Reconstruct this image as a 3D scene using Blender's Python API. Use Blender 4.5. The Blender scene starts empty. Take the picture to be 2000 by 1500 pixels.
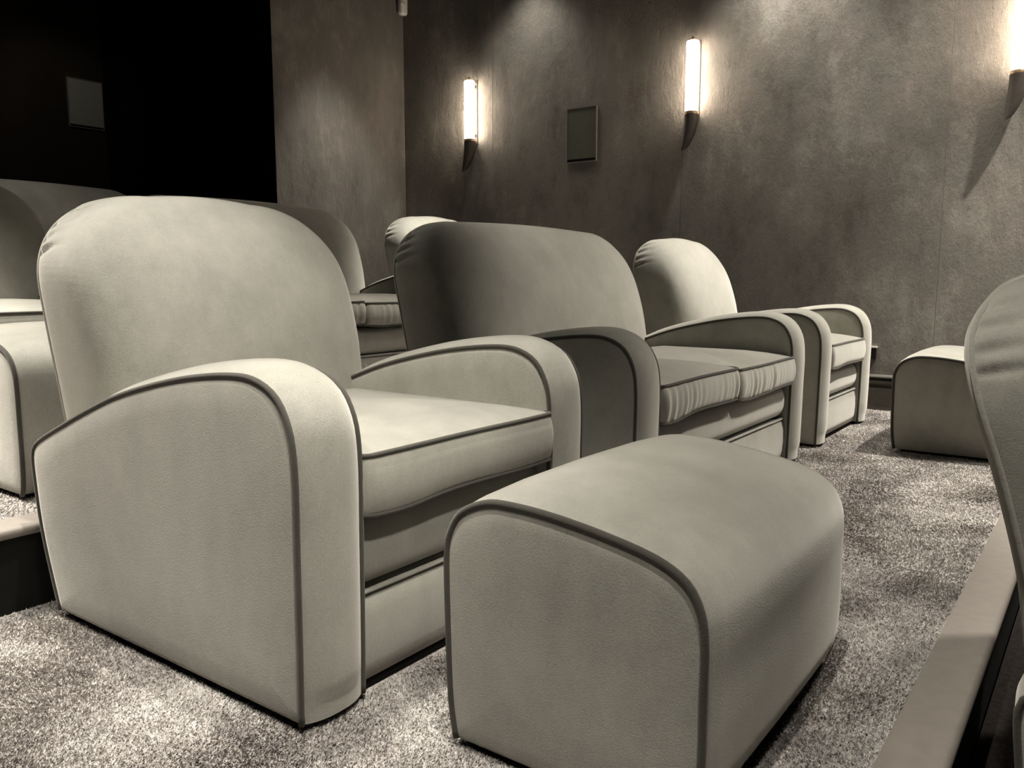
import bpy, math, random
import numpy as np
from mathutils import Matrix, Vector

S = 0.84            # one layout unit (the lens height above the middle tier) in metres
rng = np.random.default_rng(7)
random.seed(7)
scene = bpy.context.scene
COL = scene.collection

# ------------------------------------------------------------------ camera
cam_d = bpy.data.cameras.new('camera')
cam_d.sensor_width = 36.0
cam_d.lens = 36.0 * 1615.0 / 2000.0
cam_d.clip_start = 0.02
cam = bpy.data.objects.new('camera', cam_d)
COL.objects.link(cam)
_y, _p = math.radians(36.2), math.radians(7.4)
fw = Vector((math.cos(_y) * math.cos(_p), math.sin(_y) * math.cos(_p), -math.sin(_p)))
rt = Vector((math.sin(_y), -math.cos(_y), 0))
up = rt.cross(fw)
cam.matrix_world = Matrix(((rt.x, up.x, -fw.x, 0), (rt.y, up.y, -fw.y, 0), (rt.z, up.z, -fw.z, S), (0, 0, 0, 1)))
scene.camera = cam

# ------------------------------------------------------------------ world, exposure
world = bpy.data.worlds.new('world')
scene.world = world
world.use_nodes = True
world.node_tree.nodes['Background'].inputs[0].default_value = (1.0, 0.93, 0.85, 1)
world.node_tree.nodes['Background'].inputs[1].default_value = 0.0
scene.view_settings.view_transform = 'Standard'
scene.view_settings.look = 'None'
scene.view_settings.exposure = 0.12
scene.view_settings.gamma = 1.0
scene.view_settings.use_curve_mapping = False
scene.cycles.diffuse_bounces = 1

# ------------------------------------------------------------------ ceiling downlights and added fill spots
WARM = (1.0, 0.955, 0.865)
CEIL = 3.98


def spot(x, y, watts, aim, angle, blend=0.35, radius=0.03, z=CEIL - 0.05):
    d = bpy.data.lights.new('downlight_and_fill', 'SPOT')
    d.energy = watts
    d.color = WARM
    d.spot_size = math.radians(angle)
    d.spot_blend = blend
    d.shadow_soft_size = radius
    o = bpy.data.objects.new('downlight_and_fill', d)
    COL.objects.link(o)
    o.location = (x * S, y * S, z * S)
    t = Vector((aim[0] - x, aim[1] - y, aim[2] - z))
    o.rotation_euler = t.to_track_quat('-Z', 'Y').to_euler()
    return o


TUBE_STRENGTH = 26.0
# ceiling lamps (x, y, watts, cone, aimed point): a file over the left aisle, a file along the right wall, the rest added as fill for seats, back wall and recess
LAMPS = [(0.40, 2.20, 110, 60, None), (1.50, 1.88, 290, 42, None), (0.90, 0.50, 220, 70, None), (0.25, -0.75, 230, 17, (1.36, 1.50, 0.60)), (1.00, 3.60, 270, 62, None),
         (-0.10, 1.30, 60, 66, None), (-0.10, 3.20, 68, 66, None), (-0.40, -0.30, 240, 70, None), (0.40, 4.20, 1050, 60, None),
         (0.50, 0.20, 50, 34, (1.6, 1.8, 0.8)), (5.80, -0.30, 350, 30, (4.0, 2.2, 0.7)), (4.20, -0.40, 340, 46, (3.2, 0.4, 0.0)),
         (6.40, -2.60, 170, 40, (5.6, 1.6, 0.6)), (5.60, 2.20, 280, 30, (5.6, 2.3, 0.6)), (3.30, 0.90, 40, 56, None), (3.40, 3.40, 190, 44, None),
         (5.60, 3.20, 640, 40, (5.4, 4.6, 0.8)), (5.45, 5.50, 110, 52, (5.8, 6.3, 1.3)), (3.00, 6.40, 26, 80, None), (3.60, 7.90, 13, 60, (4.6, 9.33, 2.6)), (2.00, 3.50, 60, 50, None),
         (5.90, -2.62, 1000, 90, None), (6.05, -0.20, 650, 80, None), (6.20, 1.20, 90, 70, None),
         (6.45, 2.25, 125, 104, None), (6.45, 4.68, 40, 112, None), (6.45, 1.00, 55, 116, None)]
for lx, ly, lw, la, aim in LAMPS:
    spot(lx, ly, lw, aim or (lx, ly, 0), la, 0.8, 0.12 if (aim or lx > 6.4) else 0.035)


# ------------------------------------------------------------------ materials
def new_mat(name):
    m = bpy.data.materials.new(name)
    m.use_nodes = True
    nt = m.node_tree
    return m, nt, nt.nodes['Principled BSDF']


def noise(nt, scale, detail=3, rough=0.55, vec=None, stretch=None, src='Object'):
    tc = nt.nodes.new('ShaderNodeTexCoord')
    v = tc.outputs[src]
    if stretch:
        mp = nt.nodes.new('ShaderNodeMapping')
        mp.inputs['Scale'].default_value = stretch
        nt.links.new(v, mp.inputs['Vector'])
        v = mp.outputs['Vector']
    n = nt.nodes.new('ShaderNodeTexNoise')
    n.inputs['Scale'].default_value = scale
    n.inputs['Detail'].default_value = detail
    n.inputs['Roughness'].default_value = rough
    nt.links.new(v, n.inputs['Vector'])
    return n.outputs['Fac']


def ramp(nt, fac, stops):
    r = nt.nodes.new('ShaderNodeValToRGB')
    el = r.color_ramp.elements
    while len(el) < len(stops):
        el.new(0.5)
    for e, (p, c) in zip(el, stops):
        e.position = p
        e.color = (*c, 1)
    nt.links.new(fac, r.inputs['Fac'])
    return r.outputs['Color']


def bump(nt, bsdf, height, strength, dist):
    b = nt.nodes.new('ShaderNodeBump')
    b.inputs['Strength'].default_value = strength
    b.inputs['Distance'].default_value = dist
    nt.links.new(height, b.inputs['Height'])
    nt.links.new(b.outputs['Normal'], bsdf.inputs['Normal'])


def add(nt, a, b, ka=1.0, kb=1.0):
    m1 = nt.nodes.new('ShaderNodeMath'); m1.operation = 'MULTIPLY'; m1.inputs[1].default_value = ka
    nt.links.new(a, m1.inputs[0])
    m2 = nt.nodes.new('ShaderNodeMath'); m2.operation = 'MULTIPLY_ADD'; m2.inputs[1].default_value = kb
    nt.links.new(b, m2.inputs[0]); nt.links.new(m1.outputs[0], m2.inputs[2])
    return m2.outputs[0]


def mat_velvet(name, lo, hi, sheen=0.9, mottled=True):
    m, nt, b = new_mat(name)
    big = noise(nt, 3.6, 6, 0.62)
    fine = noise(nt, 260, 2, 0.6)
    mid = noise(nt, 11, 5, 0.7, stretch=(1, 1, 0.6))
    col = ramp(nt, add(nt, add(nt, big, mid, 0.42, 0.34), fine, 1.0, 0.24), [(0.39, lo), (0.61, hi)])
    nt.links.new(col, b.inputs['Base Color'])
    b.inputs['Roughness'].default_value = 0.85
    b.inputs['Specular IOR Level'].default_value = 0.15
    b.inputs['Sheen Weight'].default_value = sheen
    b.inputs['Sheen Roughness'].default_value = 0.55
    b.inputs['Sheen Tint'].default_value = (1.0, 0.96, 0.88, 1)
    bump(nt, b, add(nt, noise(nt, 300, 2, 0.6), noise(nt, 7, 4, 0.55), 0.45, 0.8), 0.26, 0.005)
    return m


def mat_plain(name, col, rough=0.5, spec=0.4, metal=0.0, var=0.12, scale=30, bumpk=0.1):
    m, nt, b = new_mat(name)
    c = ramp(nt, noise(nt, scale, 3), [(0.3, tuple(x * (1 - var) for x in col)), (0.7, tuple(min(1, x * (1 + var)) for x in col))])
    nt.links.new(c, b.inputs['Base Color'])
    b.inputs['Roughness'].default_value = rough
    b.inputs['Specular IOR Level'].default_value = spec
    b.inputs['Metallic'].default_value = metal
    if bumpk:
        bump(nt, b, noise(nt, scale * 6, 2), bumpk, 0.002)
    return m


def mat_suede(name):
    m, nt, b = new_mat(name)
    patch = noise(nt, 1.5, 9, 0.70, stretch=(1, 1, 0.75))
    streak = noise(nt, 4.2, 7, 0.72, stretch=(1, 1, 0.45))
    f = add(nt, patch, streak, 0.55, 0.45)
    col = ramp(nt, f, [(0.37, (0.118, 0.096, 0.082)), (0.46, (0.165, 0.152, 0.130)), (0.52, (0.190, 0.167, 0.143)), (0.61, (0.270, 0.252, 0.216))])
    nt.links.new(col, b.inputs['Base Color'])
    b.inputs['Roughness'].default_value = 0.8
    b.inputs['Specular IOR Level'].default_value = 0.25
    b.inputs['Sheen Weight'].default_value = 0.25
    b.inputs['Sheen Roughness'].default_value = 0.4
    bump(nt, b, add(nt, streak, noise(nt, 15, 9, 0.72, stretch=(1, 1, 0.6)), 0.6, 0.6), 1.0, 0.03)
    return m


def mat_carpet(name, k=1.35, tones=((0.13, 0.11, 0.10), (0.34, 0.30, 0.275), (0.66, 0.60, 0.54))):
    m, nt, b = new_mat(name)
    patch = noise(nt, 3.2, 5, 0.65)
    speck = noise(nt, 95, 3, 0.75)
    f = add(nt, patch, speck, 0.55, 0.45)
    col = ramp(nt, f, [(p, tuple(k * x for x in c)) for p, c in zip((0.36, 0.50, 0.62), tones)])
    nt.links.new(col, b.inputs['Base Color'])
    b.inputs['Roughness'].default_value = 0.9
    b.inputs['Specular IOR Level'].default_value = 0.2
    b.inputs['Sheen Weight'].default_value = 0.2
    bump(nt, b, speck, 0.8, 0.012)
    return m


def mat_glow(name, col, strength):
    m, nt, b = new_mat(name)
    b.inputs['Base Color'].default_value = (0.9, 0.88, 0.84, 1)
    b.inputs['Emission Color'].default_value = (*col, 1)
    b.inputs['Emission Strength'].default_value = strength
    return m


VELVET = mat_velvet('sage_grey_velvet', (0.315, 0.305, 0.262), (0.465, 0.445, 0.385))
SHADED_PIPING = mat_velvet('shade_darkened_piping', (0.058, 0.054, 0.045), (0.085, 0.078, 0.066), 0.3)  # same velvet darkened, groove shade under the padded edge put into the colour
PLINTH = mat_plain('black_plinth_cloth', (0.012, 0.011, 0.010), 0.9, 0.1)
SUEDE = mat_suede('brown_suede_wallcovering')
BLACK = mat_plain('plain_black_wall', (0.006, 0.0055, 0.005), 0.95, 0.05)
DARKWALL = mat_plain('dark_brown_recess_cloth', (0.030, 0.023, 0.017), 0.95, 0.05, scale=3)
PALEGRILLE = mat_plain('pale_grey_speaker_cloth', (0.30, 0.29, 0.24), 0.9, 0.15, scale=120)
CEILM = mat_plain('matt_black_ceiling_paint', (0.010, 0.009, 0.008), 0.9, 0.1)
CARPET = mat_carpet('mottled_grey_shag_carpet')
PILE = mat_carpet('grey_carpet_yarn', 1.0, ((0.20, 0.175, 0.16), (0.68, 0.62, 0.575), (1.0, 0.95, 0.89)))
SHADED_CARPET = mat_plain('shade_darkened_carpet', (0.022, 0.018, 0.016), 0.95, 0.1, var=0.35, scale=60)  # tier carpet darkened in its colour, for the shade behind the front armchair
TRIM = mat_plain('taupe_painted_nosing', (0.31, 0.275, 0.24), 0.45, 0.4, var=0.06)
RISER = mat_plain('black_stained_riser', (0.012, 0.0115, 0.010), 0.75, 0.2)
SKIRT = mat_plain('dark_olive_skirting_paint', (0.15, 0.138, 0.115), 0.4, 0.45, var=0.08)
GRILLE = mat_plain('sage_speaker_cloth', (0.120, 0.118, 0.095), 0.9, 0.15, scale=120)
RIM = mat_plain('taupe_speaker_rim', (0.20, 0.175, 0.15), 0.5, 0.4)
BRONZE = mat_plain('dark_bronze_metal', (0.075, 0.062, 0.052), 0.5, 0.4, 0.5)
BRASS = mat_plain('warm_brass_metal', (0.62, 0.42, 0.26), 0.35, 0.5, 0.9)
CHROME = mat_plain('polished_chrome', (0.75, 0.73, 0.70), 0.15, 0.5, 1.0)
GLOSSBLACK = mat_plain('gloss_black_insert', (0.010, 0.010, 0.009), 0.2, 0.5)
WHITE = mat_plain('cream_plastic', (0.88, 0.85, 0.78), 0.4, 0.4, var=0.04)
TUBE = mat_glow('lit_frosted_glass', (1.0, 0.86, 0.70), TUBE_STRENGTH)
LENS = mat_plain('milky_sensor_lens', (0.72, 0.66, 0.52), 0.25, 0.5)


# ------------------------------------------------------------------ mesh helpers (layout units in, metres out)
def make_mesh(name, V, F, mat, smooth=True, sharp=None):
    me = bpy.data.meshes.new(name)
    V = np.asarray(V, float) * S
    me.from_pydata(V.tolist(), [], F)
    me.materials.append(mat)
    if smooth:
        me.polygons.foreach_set('use_smooth', [True] * len(me.polygons))
        if sharp:
            me.set_sharp_from_angle(angle=math.radians(sharp))
    me.update()
    return me


def fix_normals(me):
    import bmesh
    bm = bmesh.new(); bm.from_mesh(me)
    bmesh.ops.recalc_face_normals(bm, faces=bm.faces)
    bm.to_mesh(me); bm.free()


def obj(name, V, F, mat, parent=None, smooth=True, sharp=None, kind=None):
    me = make_mesh(name, V, F, mat, smooth, sharp)
    fix_normals(me)
    o = bpy.data.objects.new(name, me)
    COL.objects.link(o)
    if parent:
        o.parent = parent
    if kind:
        o['kind'] = kind
    return o


def thing(name, label, cat, loc, group=None, rz=0.0):
    o = bpy.data.objects.new(name, None)
    o.empty_display_size = 0.1
    COL.objects.link(o)
    o.location = (loc[0] * S, loc[1] * S, loc[2] * S)
    o.rotation_euler = (0, 0, rz)
    o['label'] = label
    o['category'] = cat
    if group:
        o['group'] = group
    return o


class Geo:
    def __init__(self):
        self.V, self.F = [], []

    def put(self, V, F):
        n = len(self.V)
        self.V += [tuple(v) for v in V]
        self.F += [tuple(i + n for i in f) for f in F]
        return self

    def box(self, a, b):
        x0, y0, z0 = a; x1, y1, z1 = b
        V = [(x0, y0, z0), (x1, y0, z0), (x1, y1, z0), (x0, y1, z0), (x0, y0, z1), (x1, y0, z1), (x1, y1, z1), (x0, y1, z1)]
        return self.put(V, [(0, 3, 2, 1), (4, 5, 6, 7), (0, 1, 5, 4), (1, 2, 6, 5), (2, 3, 7, 6), (3, 0, 4, 7)])

    def prism_x(self, prof, x0, x1):
        """closed (y,z) profile pushed along x"""
        n = len(prof)
        V = [(x0, p[0], p[1]) for p in prof] + [(x1, p[0], p[1]) for p in prof]
        F = [(i, (i + 1) % n, n + (i + 1) % n, n + i) for i in range(n)]
        F += [tuple(range(n))[::-1], tuple(range(n, 2 * n))]
        return self.put(V, F)

    def prism_y(self, prof, y0, y1):
        """closed (x,z) profile pushed along y"""
        n = len(prof)
        V = [(p[0], y0, p[1]) for p in prof] + [(p[0], y1, p[1]) for p in prof]
        F = [(i, (i + 1) % n, n + (i + 1) % n, n + i) for i in range(n)]
        F += [tuple(range(n))[::-1], tuple(range(n, 2 * n))]
        return self.put(V, F)

    def lathe(self, prof, cx, cy, n=24):
        m = len(prof)
        V = []
        for r, z in prof:
            for k in range(n):
                a = 2 * math.pi * k / n
                V.append((cx + r * math.cos(a), cy + r * math.sin(a), z))
        F = [(i * n + k, i * n + (k + 1) % n, (i + 1) * n + (k + 1) % n, (i + 1) * n + k) for i in range(m - 1) for k in range(n)]
        F += [tuple(range(n))[::-1], tuple(range((m - 1) * n, m * n))]
        return self.put(V, F)

    def tube(self, P, r, n=8, closed=False):
        P = np.asarray(P, float)
        m = len(P)
        if closed:
            T = np.roll(P, -1, 0) - np.roll(P, 1, 0)
        else:
            T = np.gradient(P, axis=0)
        T /= np.linalg.norm(T, axis=1)[:, None] + 1e-12
        nrm = np.cross(T[0], (0.31, 0.57, 0.76)); nrm /= np.linalg.norm(nrm)
        V = []
        for i in range(m):
            nrm = nrm - T[i] * np.dot(nrm, T[i]); nrm /= np.linalg.norm(nrm)
            bi = np.cross(T[i], nrm)
            for k in range(n):
                a = 2 * math.pi * k / n
                V.append(P[i] + r * (math.cos(a) * nrm + math.sin(a) * bi))
        F = []
        for i in range(m if closed else m - 1):
            j = (i + 1) % m
            for k in range(n):
                F.append((i * n + k, i * n + (k + 1) % n, j * n + (k + 1) % n, j * n + k))
        if not closed:
            F += [tuple(range(n))[::-1], tuple(range((m - 1) * n, m * n))]
        return self.put(V, F)

    def rings(self, R, close_ends=True):
        """stack of closed rings with equal vertex counts"""
        n = len(R[0])
        V = [tuple(p) for ring in R for p in ring]
        F = [(i * n + k, i * n + (k + 1) % n, (i + 1) * n + (k + 1) % n, (i + 1) * n + k) for i in range(len(R) - 1) for k in range(n)]
        if close_ends:
            F += [tuple(range(n))[::-1], tuple(range((len(R) - 1) * n, len(R) * n))]
        return self.put(V, F)

    def build(self, name, mat, parent=None, smooth=True, sharp=None, kind=None):
        return obj(name, self.V, self.F, mat, parent, smooth, sharp, kind)


def spline(P, per=6):
    P = np.asarray(P, float)
    out = []
    n = len(P)
    for i in range(n - 1):
        p0 = P[max(i - 1, 0)]; p1 = P[i]; p2 = P[i + 1]; p3 = P[min(i + 2, n - 1)]
        for k in range(per):
            t = k / per
            out.append(0.5 * ((2 * p1) + (-p0 + p2) * t + (2 * p0 - 5 * p1 + 4 * p2 - p3) * t * t + (-p0 + 3 * p1 - 3 * p2 + p3) * t ** 3))
    out.append(P[-1])
    return np.array(out)


def resample(P, n):
    P = np.asarray(P, float)
    d = np.r_[0, np.cumsum(np.linalg.norm(np.diff(P, axis=0), axis=1))]
    t = np.linspace(0, d[-1], n)
    return np.stack([np.interp(t, d, P[:, k]) for k in range(P.shape[1])], 1)


def normals2(P):
    T = np.gradient(P, axis=0)
    T /= np.linalg.norm(T, axis=1)[:, None] + 1e-12
    return T


# ------------------------------------------------------------------ the shell of the room
WR = 6.78           # right wall
WL = -1.30          # left wall
PY = 6.39           # face of the projecting back wall
PX = 5.035          # its left edge
BY = 9.33           # back of the dark recess
FY = -6.2           # screen end
RISE = 0.26
SINK = 0.018        # the carpet lies this far under the hems of the seats
PITCH = 2.42
CAR = 0.343         # carpet edge of the middle tier
NOS = 0.211         # outer edge of its nosing


def structure(g, name, mat, parent=None, smooth=False, sharp=None):
    return g.build(name, mat, parent, smooth, sharp, None if parent else 'structure')


structure(Geo().box((WL, FY, -RISE - 0.1), (WR, 0.225, -RISE - SINK)), 'floor', SHADED_CARPET)
platforms = []
for k in range(3):
    z = RISE * k - SINK
    y0 = CAR + PITCH * k
    y1 = (CAR + PITCH * (k + 1) - 0.10) if k < 2 else BY
    name = 'floor'
    p = structure(Geo().box((WL, y0, z - 0.05), (WR, y1, z)), name, CARPET)
    platforms.append(p)
    g = Geo()       # nosing board with a round front edge
    n0 = NOS + PITCH * k
    prof = [(y0, z - 0.03), (y0, z + 0.004), (y0 - 0.006, z + 0.008)]
    for a in range(0, 181, 15):
        prof.append((n0 + 0.016 - 0.016 * math.sin(math.radians(a)), z - 0.009 + 0.017 * math.cos(math.radians(a))))
    prof.append((n0 + 0.03, z - 0.03))
    g.prism_x(prof, WL, WR)
    structure(g, 'trim_%d' % (k + 1), TRIM, None, True, 40)
    structure(Geo().box((WL, n0 + 0.018, z - RISE), (WR, y0, z - 0.0265)), 'trim_%d' % (k + 4), RISER)

# walls: right wall carries three widths of suede wallcovering with a fine joint between
wr = structure(Geo().box((WR - 0.0085, FY, -RISE), (WR + 0.12, PY + 0.1, CEIL)), 'wall_right', BLACK)
joints = [FY, -3.01, -0.96, 1.092, 3.142, 5.19, PY]
for a, b in zip(joints[:-1], joints[1:]):
    y0, y1 = a, b
    e = 0.0035
    V = [(WR - 0.009, y0, -RISE), (WR - 0.009, y1, -RISE), (WR - 0.009, y1, CEIL), (WR - 0.009, y0, CEIL),
         (WR - 0.012, y0 + e, -RISE), (WR - 0.012, y1 - e, -RISE), (WR - 0.012, y1 - e, CEIL), (WR - 0.012, y0 + e, CEIL)]
    obj('wallcovering_panel', V, [(0, 1, 2, 3), (4, 5, 6, 7), (0, 1, 5, 4), (1, 2, 6, 5), (2, 3, 7, 6), (3, 0, 4, 7)], SUEDE, wr, False)
wb = structure(Geo().box((PX + 0.01, PY + 0.012, 0.0), (WR + 0.12, BY + 0.12, CEIL)), 'wall_back', BLACK)
obj('wallcovering_panel', *(lambda g: (g.V, g.F))(Geo().box((PX + 0.004, PY, 0.0), (WR - 0.013, PY + 0.012, CEIL))), SUEDE, wb, False)
structure(Geo().box((PX, PY + 0.004, 0.0), (PX + 0.01, BY, CEIL)), 'wall_recess', BLACK)
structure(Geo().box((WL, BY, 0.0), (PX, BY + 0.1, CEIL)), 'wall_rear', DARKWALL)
structure(Geo().box((WL - 0.1, FY, -RISE), (WL, BY + 0.1, CEIL)), 'wall_left', BLACK)  # unseen side, blackened to cut light bounced onto left-facing faces
structure(Geo().box((WL - 0.1, FY - 0.1, -RISE), (WR + 0.12, FY, CEIL)), 'wall_front', BLACK)
structure(Geo().box((WL - 0.1, FY - 0.1, CEIL), (WR + 0.12, BY + 0.12, CEIL + 0.1)), 'ceiling', CEILM)

# stepped skirting board along the right wall, one length per tier
BB = [(0, 0), (-0.055, 0), (-0.055, 0.155), (-0.075, 0.160), (-0.075, 0.178), (-0.058, 0.186), (-0.05, 0.20), (-0.062, 0.214),
      (-0.078, 0.220), (-0.078, 0.232), (-0.042, 0.236), (-0.042, 0.252), (-0.092, 0.256), (-0.096, 0.262), (-0.092, 0.270), (0, 0.272)]
for k in range(-1, 3):
    y0 = (CAR - 0.1 + PITCH * k) if k >= 0 else FY
    y1 = (CAR - 0.1 + PITCH * (k + 1)) if k < 2 else PY
    g = Geo().prism_y([(WR - 0.012 + p[0], p[1] + RISE * k - SINK) for p in BB], y0, y1)
    structure(g, 'baseboard_right', SKIRT, None, False)

# carpet yarn: short leaning blades, far too many to count
foot = []           # furniture footprints to skip (x0, x1, y0, y1)


def pile(parent, x0, x1, y0, y1, z, density, h, w):   # h, w: length and width of a blade
    area = (x1 - x0) * (y1 - y0) * S * S
    n = int(area * density)
    x = rng.uniform(x0, x1, n); y = rng.uniform(y0, y1, n)
    keep = np.ones(n, bool)
    for a, b, c, d in foot:
        keep &= ~((x > a + 0.02) & (x < b - 0.02) & (y > c + 0.02) & (y < d - 0.02))
    x, y = x[keep], y[keep]
    n = len(x)
    # the yarn leans in slowly turning directions, as feet and the vacuum leave it
    lean = np.sin(x * 5.1 + 1.3 * np.sin(y * 4.3)) + 0.8 * np.sin(y * 7.7 + 2.1 * np.sin(x * 3.1)) + 0.5 * np.sin(x * 13 + y * 9)
    ang = lean * 1.1 + rng.normal(0, 1.1, n)
    hh = h * rng.uniform(0.55, 1.1, n)
    tilt = 0.80 + 0.10 * np.sin(x * 4.2 - y * 5.7) + rng.normal(0, 0.24, n)
    dx, dy = np.cos(ang) * hh * np.sin(tilt), np.sin(ang) * hh * np.sin(tilt)
    dz = hh * np.clip(np.cos(tilt), 0.25, 1)
    a2 = rng.uniform(0, 2 * math.pi, n)
    wx, wy = np.cos(a2) * w / 2, np.sin(a2) * w / 2
    V = np.empty((n, 3, 3))
    V[:, 0] = np.stack([x - wx, y - wy, np.full(n, z - 0.001)], 1)
    V[:, 1] = np.stack([x + wx, y + wy, np.full(n, z - 0.001)], 1)
    V[:, 2] = np.stack([x + dx, y + dy, z + dz], 1)
    V = (V.reshape(-1, 3) * S).astype(np.float32)
    me = bpy.data.meshes.new('carpet_pile')
    me.vertices.add(3 * n); me.loops.add(3 * n); me.polygons.add(n)
    me.vertices.foreach_set('co', V.ravel())
    me.loops.foreach_set('vertex_index', np.arange(3 * n, dtype=np.int32))
    me.polygons.foreach_set('loop_start', np.arange(0, 3 * n, 3, dtype=np.int32))
    me.polygons.foreach_set('loop_total', np.full(n, 3, dtype=np.int32))
    me.materials.append(PILE)
    me.update(calc_edges=True)
    o = bpy.data.objects.new('carpet_pile', me)
    COL.objects.link(o)
    o.parent = parent
    o['kind'] = 'stuff'
    return o


# ------------------------------------------------------------------ seating
# side outline of an arm (y back from the front, z up) from the front foot over the arch to the rear foot
ARM = [(0.0, 0.004), (-0.004, 0.2), (-0.006, 0.4), (-0.008, 0.55), (-0.002, 0.64), (0.014, 0.692), (0.044, 0.736), (0.092, 0.764),
       (0.165, 0.777), (0.30, 0.768), (0.47, 0.741), (0.69, 0.689), (0.87, 0.628), (1.0, 0.578), (1.13, 0.526), (1.188, 0.495), (1.206, 0.462),
       (1.200, 0.38), (1.186, 0.28), (1.158, 0.17), (1.10, 0.004)]
ARM_C = resample(spline(ARM, 8), 110)
AW = 0.18           # arm width


def arm(parent, x0, x1, name='armrest'):
    P = ARM_C
    T = normals2(P)
    N = np.stack([-T[:, 1], T[:, 0]], 1)                    # outward
    if np.dot(N[40], P[40] - P.mean(0)) < 0:
        N = -N
    n = len(P)
    arc = np.linspace(0, 1, n)
    b = 0.033 * np.clip(arc / 0.03, 0.7, 1) * np.where(arc > 0.62, np.clip((0.80 - arc) / 0.18, 0.35, 1), 1)
    g = Geo()
    M = 12
    rows = []
    for j in range(M + 1):
        t = j / M
        s = abs(2 * t - 1)
        off = b * (1 - s ** 2.6)
        rows.append([(x0 + t * (x1 - x0), P[i, 0] + N[i, 0] * off[i], P[i, 1] + N[i, 1] * off[i]) for i in range(n)])
    V = [p for r in rows for p in r]
    F = []
    for j in range(M):
        for i in range(n - 1):
            F.append((j * n + i, j * n + i + 1, (j + 1) * n + i + 1, (j + 1) * n + i))
        F.append((j * n + n - 1, j * n, (j + 1) * n, (j + 1) * n + n - 1))
    g.put(V, F)
    c = np.array([0.56, 0.36])
    for x, sg in ((x0, -1), (x1, 1)):                        # softly padded side faces
        R = []
        for s, d in ((1.0, 0.0), (0.985, 0.006), (0.95, 0.010), (0.8, 0.013), (0.45, 0.014), (0.02, 0.014)):
            Q = c + (P - c) * s
            R.append([(x + sg * d, q[0], q[1]) for q in Q])
        g.rings(R, False)
        k = len(g.V)
        g.F.append(tuple(range(k - n, k)))
    o = g.build(name, VELVET, parent, True, 42)
    for x, sg in ((x0, -1), (x1, 1)):
        path = [(x + sg * 0.003, p[0], p[1]) for p in (P + N * 0.002)]
        pp = Geo().tube(path, 0.0072, 8).build('piping', SHADED_PIPING, o)
        pp['label'] = 'piping along the arm edge, shade put into its colour'
    return o


def rrect(x0, x1, y0, y1, r, nx, ny, nc=6):
    P = []
    def seg(a, b, n):
        for i in range(n):
            t = i / n
            P.append((a[0] + (b[0] - a[0]) * t, a[1] + (b[1] - a[1]) * t))
    def cor(cx, cy, a0):
        for i in range(nc):
            a = a0 + math.pi / 2 * i / nc
            P.append((cx + r * math.cos(a), cy + r * math.sin(a)))
    seg((x0 + r, y0), (x1 - r, y0), nx); cor(x1 - r, y0 + r, -math.pi / 2)
    seg((x1, y0 + r), (x1, y1 - r), ny); cor(x1 - r, y1 - r, 0)
    seg((x1 - r, y1), (x0 + r, y1), nx); cor(x0 + r, y1 - r, math.pi / 2)
    seg((x0, y1 - r), (x0, y0 + r), ny); cor(x0 + r, y0 + r, math.pi)
    return np.array(P)


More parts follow.
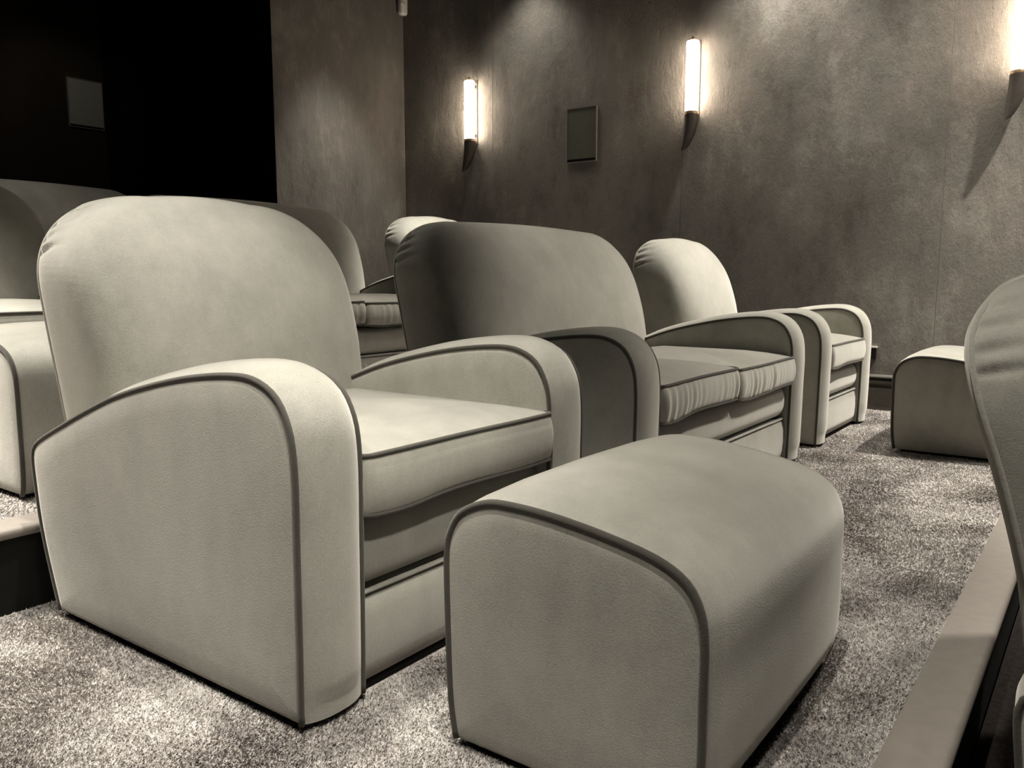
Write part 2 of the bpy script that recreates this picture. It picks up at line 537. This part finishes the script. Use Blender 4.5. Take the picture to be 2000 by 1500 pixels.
def cushion(parent, x0, x1, seed, gathers=0.0, dz=0.0):
    y0, y1 = -0.022, 0.86
    zb, zt = 0.445, 0.585
    nx = 150 if gathers else 40
    O = rrect(x0, x1, y0, y1, 0.028, nx, 16)
    c = np.array([(x0 + x1) / 2, (y0 + y1) / 2])
    r = np.random.default_rng(seed)
    ph = r.uniform(0, 6.28, 8)
    U = (O[:, 0] - x0) / (x1 - x0)
    front = (O[:, 1] < y0 + 0.02)
    half = np.array([(x1 - x0) / 2, (y1 - y0) / 2])

    def sag(z, top):
        # the front of the box swells and dips a little along its length
        k = 0.003 * np.sin(U * 5.0 + ph[0]) + 0.002 * np.sin(U * 9 + ph[1])
        return z + dz + (k * (0.35 if top else 1.0)) * front - (0.0 if top else 0.009 * np.exp(-((U - 0.15) / 0.15) ** 2) * front)

    R = []
    for s in (0.02, 0.5, 0.9):
        R.append(np.c_[c + (O - c) * s, np.full(len(O), zb + dz - 0.004 * (1 - s))])
    edge_b = np.c_[O, sag(np.full(len(O), zb), False)]
    R.append(edge_b)
    K = 12
    d = (O - c); d = d / np.linalg.norm(d / half, axis=1)[:, None]
    nrm = np.zeros_like(O)
    nrm[:, 1] = np.where(O[:, 1] < y0 + 0.027, -1, np.where(O[:, 1] > y1 - 0.027, 1, 0))
    nrm[:, 0] = np.where(O[:, 0] < x0 + 0.027, -1, np.where(O[:, 0] > x1 - 0.027, 1, 0)) * (np.abs(nrm[:, 1]) < 0.5)
    wr_ = (np.sin(U * 61 + ph[2] + 2.2 * np.sin(U * 7 + ph[3])) + 0.8 * np.sin(U * 97 + ph[4] + 1.5 * np.sin(U * 11 + ph[6])) + 0.6 * np.sin(U * 33 + ph[5]))
    env = 0.55 + 0.45 * np.sin(U * 6.5 + ph[7])
    for k in range(1, K):
        t = k / K
        z = (1 - t) * edge_b[:, 2] + t * sag(np.full(len(O), zt), True)
        bul = 0.017 * math.sin(math.pi * t) ** 0.7
        w = gathers * wr_ * env * math.sin(math.pi * t) ** 0.5 * front
        R.append(np.c_[O + nrm * (bul + w)[:, None] if gathers else O + nrm * bul, z])
    edge_t = np.c_[O, sag(np.full(len(O), zt), True)]
    R.append(edge_t)
    for s in (0.985, 0.95, 0.88, 0.75, 0.55, 0.3, 0.02):
        crown = 0.052 * (1 - s ** 2.4)
        z = edge_t[:, 2] * s + (zt + dz) * (1 - s) + crown
        R.append(np.c_[c + (O - c) * s, z])
    g = Geo().rings([[tuple(p) for p in ring] for ring in R])
    o = g.build('seat_cushion', VELVET, parent, True, 60)
    for E_ in (edge_t, edge_b):
        path = E_.copy()
        path[:, :2] += nrm * 0.002
        Geo().tube(path, 0.0062, 6, True).build('piping', SHADED_PIPING, o)['label'] = 'piping along the cushion edge, shade put into its colour'
    return o


def bar(parent, name, x0, x1, prof, rend, mat=VELVET, n=40):
    """upholstered bar along x: closed (y,z) profile, ends rounded off"""
    P = np.asarray(prof, float)
    c = P.mean(0)
    hs = np.abs(P - c).max(0).max()
    R = []
    st = [0, 0.03, 0.1, 0.2, 0.35, 0.5, 0.7, 1.0]
    xs = [x0 + rend * s for s in st] + [x1 - rend * s for s in st[::-1]]
    ins = [rend * (1 - math.sqrt(max(0, 1 - (1 - s) ** 2))) for s in st]
    ins = ins + ins[::-1]
    for x, i in zip(xs, ins):
        k = max(0.02, 1 - i / hs)
        R.append([(x, q[0], q[1]) for q in (c + (P - c) * k)])
    return Geo().rings(R).build(name, mat, parent, True, 50)


ROLL = [(0.30, 0.245)] + [(0.075 - 0.062 * math.sin(math.radians(a)) ** 0.8, 0.3325 - 0.0875 * math.cos(math.radians(a))) for a in range(0, 181, 12)] + [(0.30, 0.42)]
PANEL = [(0.30, 0.004), (0.045, 0.004), (0.026, 0.014), (0.016, 0.06), (0.012, 0.12), (0.014, 0.18), (0.022, 0.218), (0.04, 0.232), (0.30, 0.234)]

ZF = [0.42, 0.6, 0.8, 1.0, 1.15, 1.30]
YF = [0.805, 0.835, 0.875, 0.945, 1.02, 1.12]
ZR = [0.42, 0.5, 0.675, 0.87, 1.02, 1.12, 1.18, 1.24, 1.28]
YR = [1.165, 1.19, 1.212, 1.248, 1.278, 1.290, 1.288, 1.268, 1.238]
YRL = [1.165, 1.19, 1.218, 1.27, 1.320, 1.345, 1.342, 1.315, 1.27]      # tipped further back


FS = spline(list(zip(ZF, YF)), 12)
RS = spline(list(zip(ZR, YR)), 12)
RSL = spline(list(zip(ZR, YRL)), 12)


def outline(xa, xb, top, n=168):
    """outline of a back seen from the front: straight flanks drawn in towards the seat, big round shoulders"""
    P = []
    cx, hw = (xa + xb) / 2, (xb - xa) / 2
    rx, rz = 0.33, 0.31
    zs = top - rz
    for z in np.linspace(0.42, zs, 26):
        t = (zs - z) / (zs - 0.42)
        P.append((cx + hw - 0.028 * t ** 1.6, z))
    for a in np.linspace(0, 90, 26)[1:]:
        c, s = math.cos(math.radians(a)) ** (2 / 2.25), math.sin(math.radians(a)) ** (2 / 2.25)
        P.append((cx + hw - rx + rx * c, zs + (rz - 0.012) * s))
    k = len(P)
    for i in range(1, 12):                                   # the top rises very slightly to its middle
        t = i / 11
        P.append((cx + (hw - rx) * (1 - t), top - 0.012 + 0.012 * math.sin(t * math.pi / 2)))
    R = [(2 * cx - x, z) for x, z in P[::-1]][1:]
    P = P + R
    bot = [(P[-1][0] + (P[0][0] - P[-1][0]) * i / 14, 0.42) for i in range(1, 14)]
    return np.array(P + bot)


def backrest(parent, W, seed=0, tipped=False):
    rear = RSL if tipped else RS
    xa, xb, top = 0.07, W - 0.038, 1.272
    O = resample(np.vstack([outline(xa, xb, top), outline(xa, xb, top)[:1]]), 701)[:-1]
    cx = (xa + xb) / 2
    hw = (xb - xa) / 2
    # inset rings keep a constant border width on wide backs: move towards a spine segment, not a single point
    half_spine = max(0.0, hw - 0.52)
    zc = 0.80

    def inset(s):
        px = np.clip(O[:, 0], cx - half_spine, cx + half_spine)
        C = np.c_[px, np.full(len(O), zc)]
        return C + (O - C) * s

    def place(Q, d, wob=None):
        f = np.interp(Q[:, 1], FS[:, 0], FS[:, 1])
        b = np.interp(Q[:, 1], rear[:, 0], rear[:, 1])
        y = b + (f - b) * d
        return [(q[0], yy, q[1]) for q, yy in zip(Q, y)]

    r = np.random.default_rng(seed + 3)
    R = []
    for s, d in ((0.02, -0.10), (0.4, -0.10), (0.7, -0.085), (0.88, -0.055), (0.955, -0.03), (0.978, 0.0)):
        R.append(place(inset(s), d))
    rear_edge = place(inset(0.984), 0.012)
    R.append(rear_edge)
    # side band with gathered folds near the rear seam on the shoulders
    lev = [1.070, 1.112, 1.158, 1.196]
    amp = r.uniform(0.6, 1.0, len(lev))
    for s, d, fk in ((0.990, 0.03, 0.5), (0.996, 0.07, 1.0), (1.000, 0.12, 1.1), (1.002, 0.18, 1.0), (1.003, 0.25, 0.75), (1.002, 0.33, 0.4), (0.999, 0.45, 0.12), (0.992, 0.56, 0)):
        fold = np.zeros(len(O))
        for zk, ak in zip(lev, amp):
            u = (O[:, 1] - zk - 0.08 * d) / 0.0085
            fold += ak * (np.exp(-u ** 2) - 0.6 * np.exp(-((u - 2.0) / 1.2) ** 2))
        fold *= np.abs(O[:, 0] - cx) > hw - 0.22
        R.append(place(inset(s) + (O - [cx, zc]) * (-0.013 * fk * fold)[:, None], d))
    for s, d in ((0.978, 0.665), (0.955, 0.75), (0.92, 0.815), (0.86, 0.87), (0.76, 0.925), (0.6, 0.965), (0.4, 0.988), (0.2, 0.997), (0.03, 1.0)):
        R.append(place(inset(s), d))
    o = Geo().rings(R).build('backrest', VELVET, parent, True, 70)
    Geo().tube([p for p in rear_edge], 0.0065, 6, True).build('piping', VELVET, o)
    return o


def seat(name, label, cat, loc, seats, group, gathers=0.0, seed=1, tipped=False):
    W = 2 * AW + 0.80 * seats
    t = thing(name, label, cat, loc, group)
    arm(t, 0, AW)
    arm(t, W - AW, W)
    for k in range(seats):
        a = AW + 0.80 * k
        cushion(t, a + 0.004, a + 0.796, seed + k, gathers, -0.012 * k if seats > 1 else 0.0)
    bar(t, 'seat_roll', AW + 0.003, W - AW - 0.003, ROLL, 0.05)
    bp = bar(t, 'base_panel', AW + 0.003, W - AW - 0.003, PANEL, 0.03)
    Geo().tube([(x, 0.026, 0.2375) for x in np.linspace(AW + 0.012, W - AW - 0.012, 8)], 0.0065, 8).build('welt', VELVET, bp)
    # rear panel between the arms
    g = Geo()
    prof = [(0.9, 0.004), (1.095, 0.004), (1.150, 0.17), (1.185, 0.30), (1.198, 0.42), (1.195, 0.50), (0.9, 0.50)]
    g.prism_x(prof, AW + 0.002, W - AW - 0.002).build('rear_panel', VELVET, t, True, 30)
    backrest(t, W, seed, tipped)
    Geo().box((0.035, 0.035, -SINK), (W - 0.035, 1.05, 0.012)).build('plinth', PLINTH, t, False)
    foot.append((loc[0], loc[0] + W, loc[1], loc[1] + 1.1)) if abs(loc[2]) < 0.01 else None
    return t


def copy_tree(o, parent=None):
    c = o.copy()
    COL.objects.link(c)
    if parent:
        c.parent = parent
    for ch in list(o.children):
        copy_tree(ch, c)
    return c


def clone(src, loc, label, rz=0.0):
    c = copy_tree(src)
    c.location = tuple(v * S for v in loc)
    c.rotation_euler = (0, 0, rz)
    c['label'] = label
    if abs(loc[2]) < 0.01:
        W = src['width']
        foot.append((loc[0], loc[0] + W, loc[1], loc[1] + src['depth']))
    return c


FRONT = 1.405
GA, GL, GO = 'velvet armchairs in tiered rows', 'two seat velvet sofas in tiered rows', 'velvet footstools in front of the armchairs'
chair = seat('armchair', 'large sage grey velvet armchair in the foreground, its left arm panel facing the viewer', 'armchair', (1.125, FRONT, 0), 1, GA, 0.0, 11)
chair['width'] = 1.16; chair['depth'] = 1.1
sofa = seat('two_seat_sofa', 'two seat grey velvet sofa between two armchairs, middle row, gathered cushion fronts', 'sofa', (2.673, FRONT, 0), 2, GL, 0.0030, 21)
sofa['width'] = 1.96; sofa['depth'] = 1.1
clone(chair, (4.98, FRONT, 0), 'brightly lit velvet armchair at the far end of the middle row, beside the right wall')
clone(chair, (1.13, FRONT + PITCH, RISE), 'velvet armchair at the left photo edge, upper row, behind the foreground armchair')
clone(sofa, (2.673, FRONT + PITCH, RISE), 'velvet sofa in the upper row, seen between the foreground armchair and the middle sofa')
clone(chair, (5.05, FRONT + PITCH, RISE), 'pale velvet armchair in the upper row by the back wall corner, only its top showing')
clone(sofa, (2.36, FRONT + 2 * PITCH, 2 * RISE), 'dim velvet sofa on the topmost tier in the dark recess, far left')
seat('armchair', 'velvet armchair cut off by the right photo edge, its gathered back turned to the viewer', 'armchair', (1.72, -1.113, -RISE), 1, GA, 0.0, 11, True)

# footstools
OTT = [(0.016, 0.004), (0.002, 0.04), (-0.006, 0.15), (-0.006, 0.28), (-0.006, 0.368), (0.001, 0.421), (0.029, 0.468), (0.088, 0.499), (0.193, 0.522), (0.31, 0.538),
       (0.404, 0.543), (0.469, 0.538), (0.530, 0.509), (0.560, 0.465), (0.571, 0.415), (0.570, 0.28), (0.564, 0.10), (0.550, 0.004)]
OTT_C = resample(spline(OTT, 8), 90)


def footstool(label, loc):
    t = thing('footstool', label, 'footstool', loc, GO)
    L = 0.88
    P = OTT_C
    n = len(P)
    T = normals2(P)
    N = np.stack([-T[:, 1], T[:, 0]], 1)
    if np.dot(N[45], P[45] - P.mean(0)) < 0:
        N = -N
    c = np.array([0.28, 0.27])
    arc = np.linspace(0, 1, n)
    k = np.clip(np.minimum(arc, 1 - arc) / 0.06, 0.0, 1)
    R = []
    for s, d in ((0.02, 0.012), (0.5, 0.012), (0.85, 0.010), (0.96, 0.006), (0.985, 0.003)):
        R.append([(-d, q[0], q[1]) for q in c + (P - c) * s])
    for x, o in ((0, 0), (0.006, 0.006), (0.02, 0.012), (0.06, 0.017), (0.2, 0.024), (0.44, 0.027), (0.68, 0.024), (0.82, 0.017), (0.86, 0.012), (0.874, 0.006), (0.88, 0)):
        Q = P + N * (o * k)[:, None]
        R.append([(x, q[0], q[1]) for q in Q])
    for s, d in ((0.985, 0.003), (0.96, 0.006), (0.85, 0.010), (0.5, 0.012), (0.02, 0.012)):
        R.append([(L + d, q[0], q[1]) for q in c + (P - c) * s])
    body = Geo().rings(R).build('body', VELVET, t, True, 50)
    for x in (-0.001, L + 0.001):
        Geo().tube([(x, q[0], q[1]) for q in P + N * (0.003 if x < 0.1 else -0.004)], 0.0085, 8).build('piping', SHADED_PIPING, body)['label'] = 'piping along the arched end, shade put into its colour'
    Geo().box((0.03, 0.04, -SINK), (L - 0.03, 0.52, 0.012)).build('plinth', PLINTH, t, False)
    t['width'] = L; t['depth'] = 0.553
    foot.append((loc[0], loc[0] + L, loc[1], loc[1] + 0.55))
    return t


stool = footstool('arched velvet footstool in the foreground, in front of the nearest armchair', (1.294, 0.543, 0))
clone(stool, (5.15, 0.45, 0), 'arched velvet footstool with bright top and dark end, before the far right armchair')
clone(stool, (1.225, 0.543 + 2.40, RISE), 'footstool with pale lit end panel at the left photo edge, upper tier')

# ------------------------------------------------------------------ wall sconces
GS = 'tube sconces on the right wall'


def sconce(y, label):
    t = thing('wall_sconce', label, 'wall light', (WR - 0.012, y, 2.375), GS)
    ax = -0.098
    r = 0.052
    Geo().lathe([(r - 0.006, 0.0), (r, 0.006), (r, 0.556), (r - 0.006, 0.562), (0.02, 0.566)], ax, 0, 28).build('glass_tube', TUBE, t, True, 40)
    Geo().lathe([(0.042, 0.564), (0.042, 0.574), (0.020, 0.578), (0.013, 0.582), (0.015, 0.592), (0.007, 0.600)], ax, 0, 20).build('top_finial', BRASS, t, True, 40)
    Geo().lathe([(0.040, -0.030), (r + 0.003, -0.026), (r + 0.003, -0.012), (0.052, -0.002)], ax, 0, 24).build('collar', BRASS, t, True, 40)
    # dark tusk-shaped piece below the tube: its outer flank hangs straight, the wall-side flank curves in to a point
    R = []
    for i in range(15):
        q = i / 14
        rr = max(0.002, 0.066 * math.sqrt(max(0.0, 1 - q ** 1.8)))
        cxx = ax - 0.058 + rr
        R.append([(cxx + rr * math.cos(a), rr * math.sin(a) * 0.9 + 0.10 * q * q * 0.55, -0.028 - 0.30 * q) for a in np.linspace(0, 2 * math.pi, 21)[:-1]])
    Geo().rings(R).build('dark_tusk', BRONZE, t, True, 50)
    Geo().box((-0.115, -0.014, 0.03), (0.006, 0.014, 0.05)).box((-0.115, -0.014, 0.51), (0.006, 0.014, 0.53)).box((-0.012, -0.03, -0.05), (0.004, 0.03, 0.58)).build('wall_bracket', BRONZE, t, False)
    return t


s0 = sconce(0.66, 'lit tube sconce cut off by the top right corner of the photo')
s1 = copy_tree(s0); s1.location.y = 3.02 * S; s1['label'] = 'lit tube sconce in the middle of the right wall, between the other two'
s2 = copy_tree(s0); s2.location.y = 5.41 * S; s2['label'] = 'lit tube sconce nearest the inner wall corner, left of the speaker panel'

# ------------------------------------------------------------------ speaker panels, sensor, socket


def speaker(label, w, h, loc, rz, cloth):
    t = thing('speaker_panel', label, 'speaker', loc, None, rz)
    g = Geo()       # local: faces -y
    e, d = 0.006, 0.020
    for a, b in (((-w / 2, -d, -h / 2), (-w / 2 + e, 0, h / 2)), ((w / 2 - e, -d, -h / 2), (w / 2, 0, h / 2)), ((-w / 2 + e, -d, h / 2 - e), (w / 2 - e, 0, h / 2)),
                 ((-w / 2 + e, -d, -h / 2), (w / 2 - e, 0, -h / 2 + e))):
        g.box(a, b)
    g.build('frame', RIM, t, False)
    Geo().box((-w / 2 + e, -0.012, -h / 2 + 0.032), (w / 2 - e, -0.001, h / 2 - e)).build('grille', cloth, t, False)
    Geo().box((-w / 2 + e, -0.010, -h / 2 + e), (w / 2 - e, -0.001, -h / 2 + 0.032)).build('dark_strip', PLINTH, t, False)  # black strip along the lower edge of the panel
    return t


speaker('sage grey speaker panel on the right wall between two lit sconces', 0.325, 0.495, (WR - 0.012, 4.146, 2.305), -math.pi / 2, GRILLE)
speaker('dim grey speaker panel on the dark recess wall, upper left', 0.385, 0.52, (4.815, BY, 2.875), 0, PALEGRILLE)

t = thing('motion_sensor', 'small cream rounded sensor high in the inner wall corner', 'sensor', (WR - 0.07, PY - 0.05, 3.735))
R = []
for z, k in ((0, 0.55), (0.004, 0.78), (0.014, 0.95), (0.03, 1.0), (0.12, 1.0), (0.2, 1.0), (0.226, 0.96), (0.238, 0.8)):
    R.append([(0.048 * k * math.copysign(abs(math.cos(a)) ** 0.6, math.cos(a)), 0.040 * k * math.copysign(abs(math.sin(a)) ** 0.6, math.sin(a)), z) for a in np.linspace(0, 2 * math.pi, 25)[:-1]])
b = Geo().rings(R).build('housing', WHITE, t, True, 50)
R = []
for z, k in ((0.09, 0.3), (0.094, 0.8), (0.11, 1.0), (0.125, 0.9), (0.134, 0.4)):
    R.append([(-0.018 + 0.034 * k * math.cos(a), -0.012 + 0.032 * k * math.sin(a), z) for a in np.linspace(0, 2 * math.pi, 25)[:-1]])
Geo().rings(R).build('lens', LENS, t, True, 50)

t = thing('wall_socket', 'black wall socket with pale edges low on the right wall beyond the far armchair', 'socket', (WR - 0.012, 1.57, 0.37))
Geo().box((-0.02, -0.09, 0.0), (0.0, 0.03, 0.092)).build('insert', GLOSSBLACK, t, False)
Geo().box((-0.026, -0.095, 0.088), (0.0, 0.035, 0.100)).build('top_rail', WHITE, t, False)
Geo().box((-0.026, -0.045, -0.008), (0.0, 0.035, 0.004)).build('bottom_rail', WHITE, t, False)

# ------------------------------------------------------------------ carpet yarn on the tiers in view
pile(platforms[0], 0.15, 3.0, CAR + 0.004, 2.64, -SINK, 120000, 0.011, 0.0072)
pile(platforms[0], 3.0, WR - 0.06, CAR + 0.004, 1.75, -SINK, 45000, 0.011, 0.0105)
pile(platforms[1], 0.2, 1.9, CAR + PITCH + 0.004, CAR + PITCH + 0.6, RISE - SINK, 60000, 0.011, 0.009)
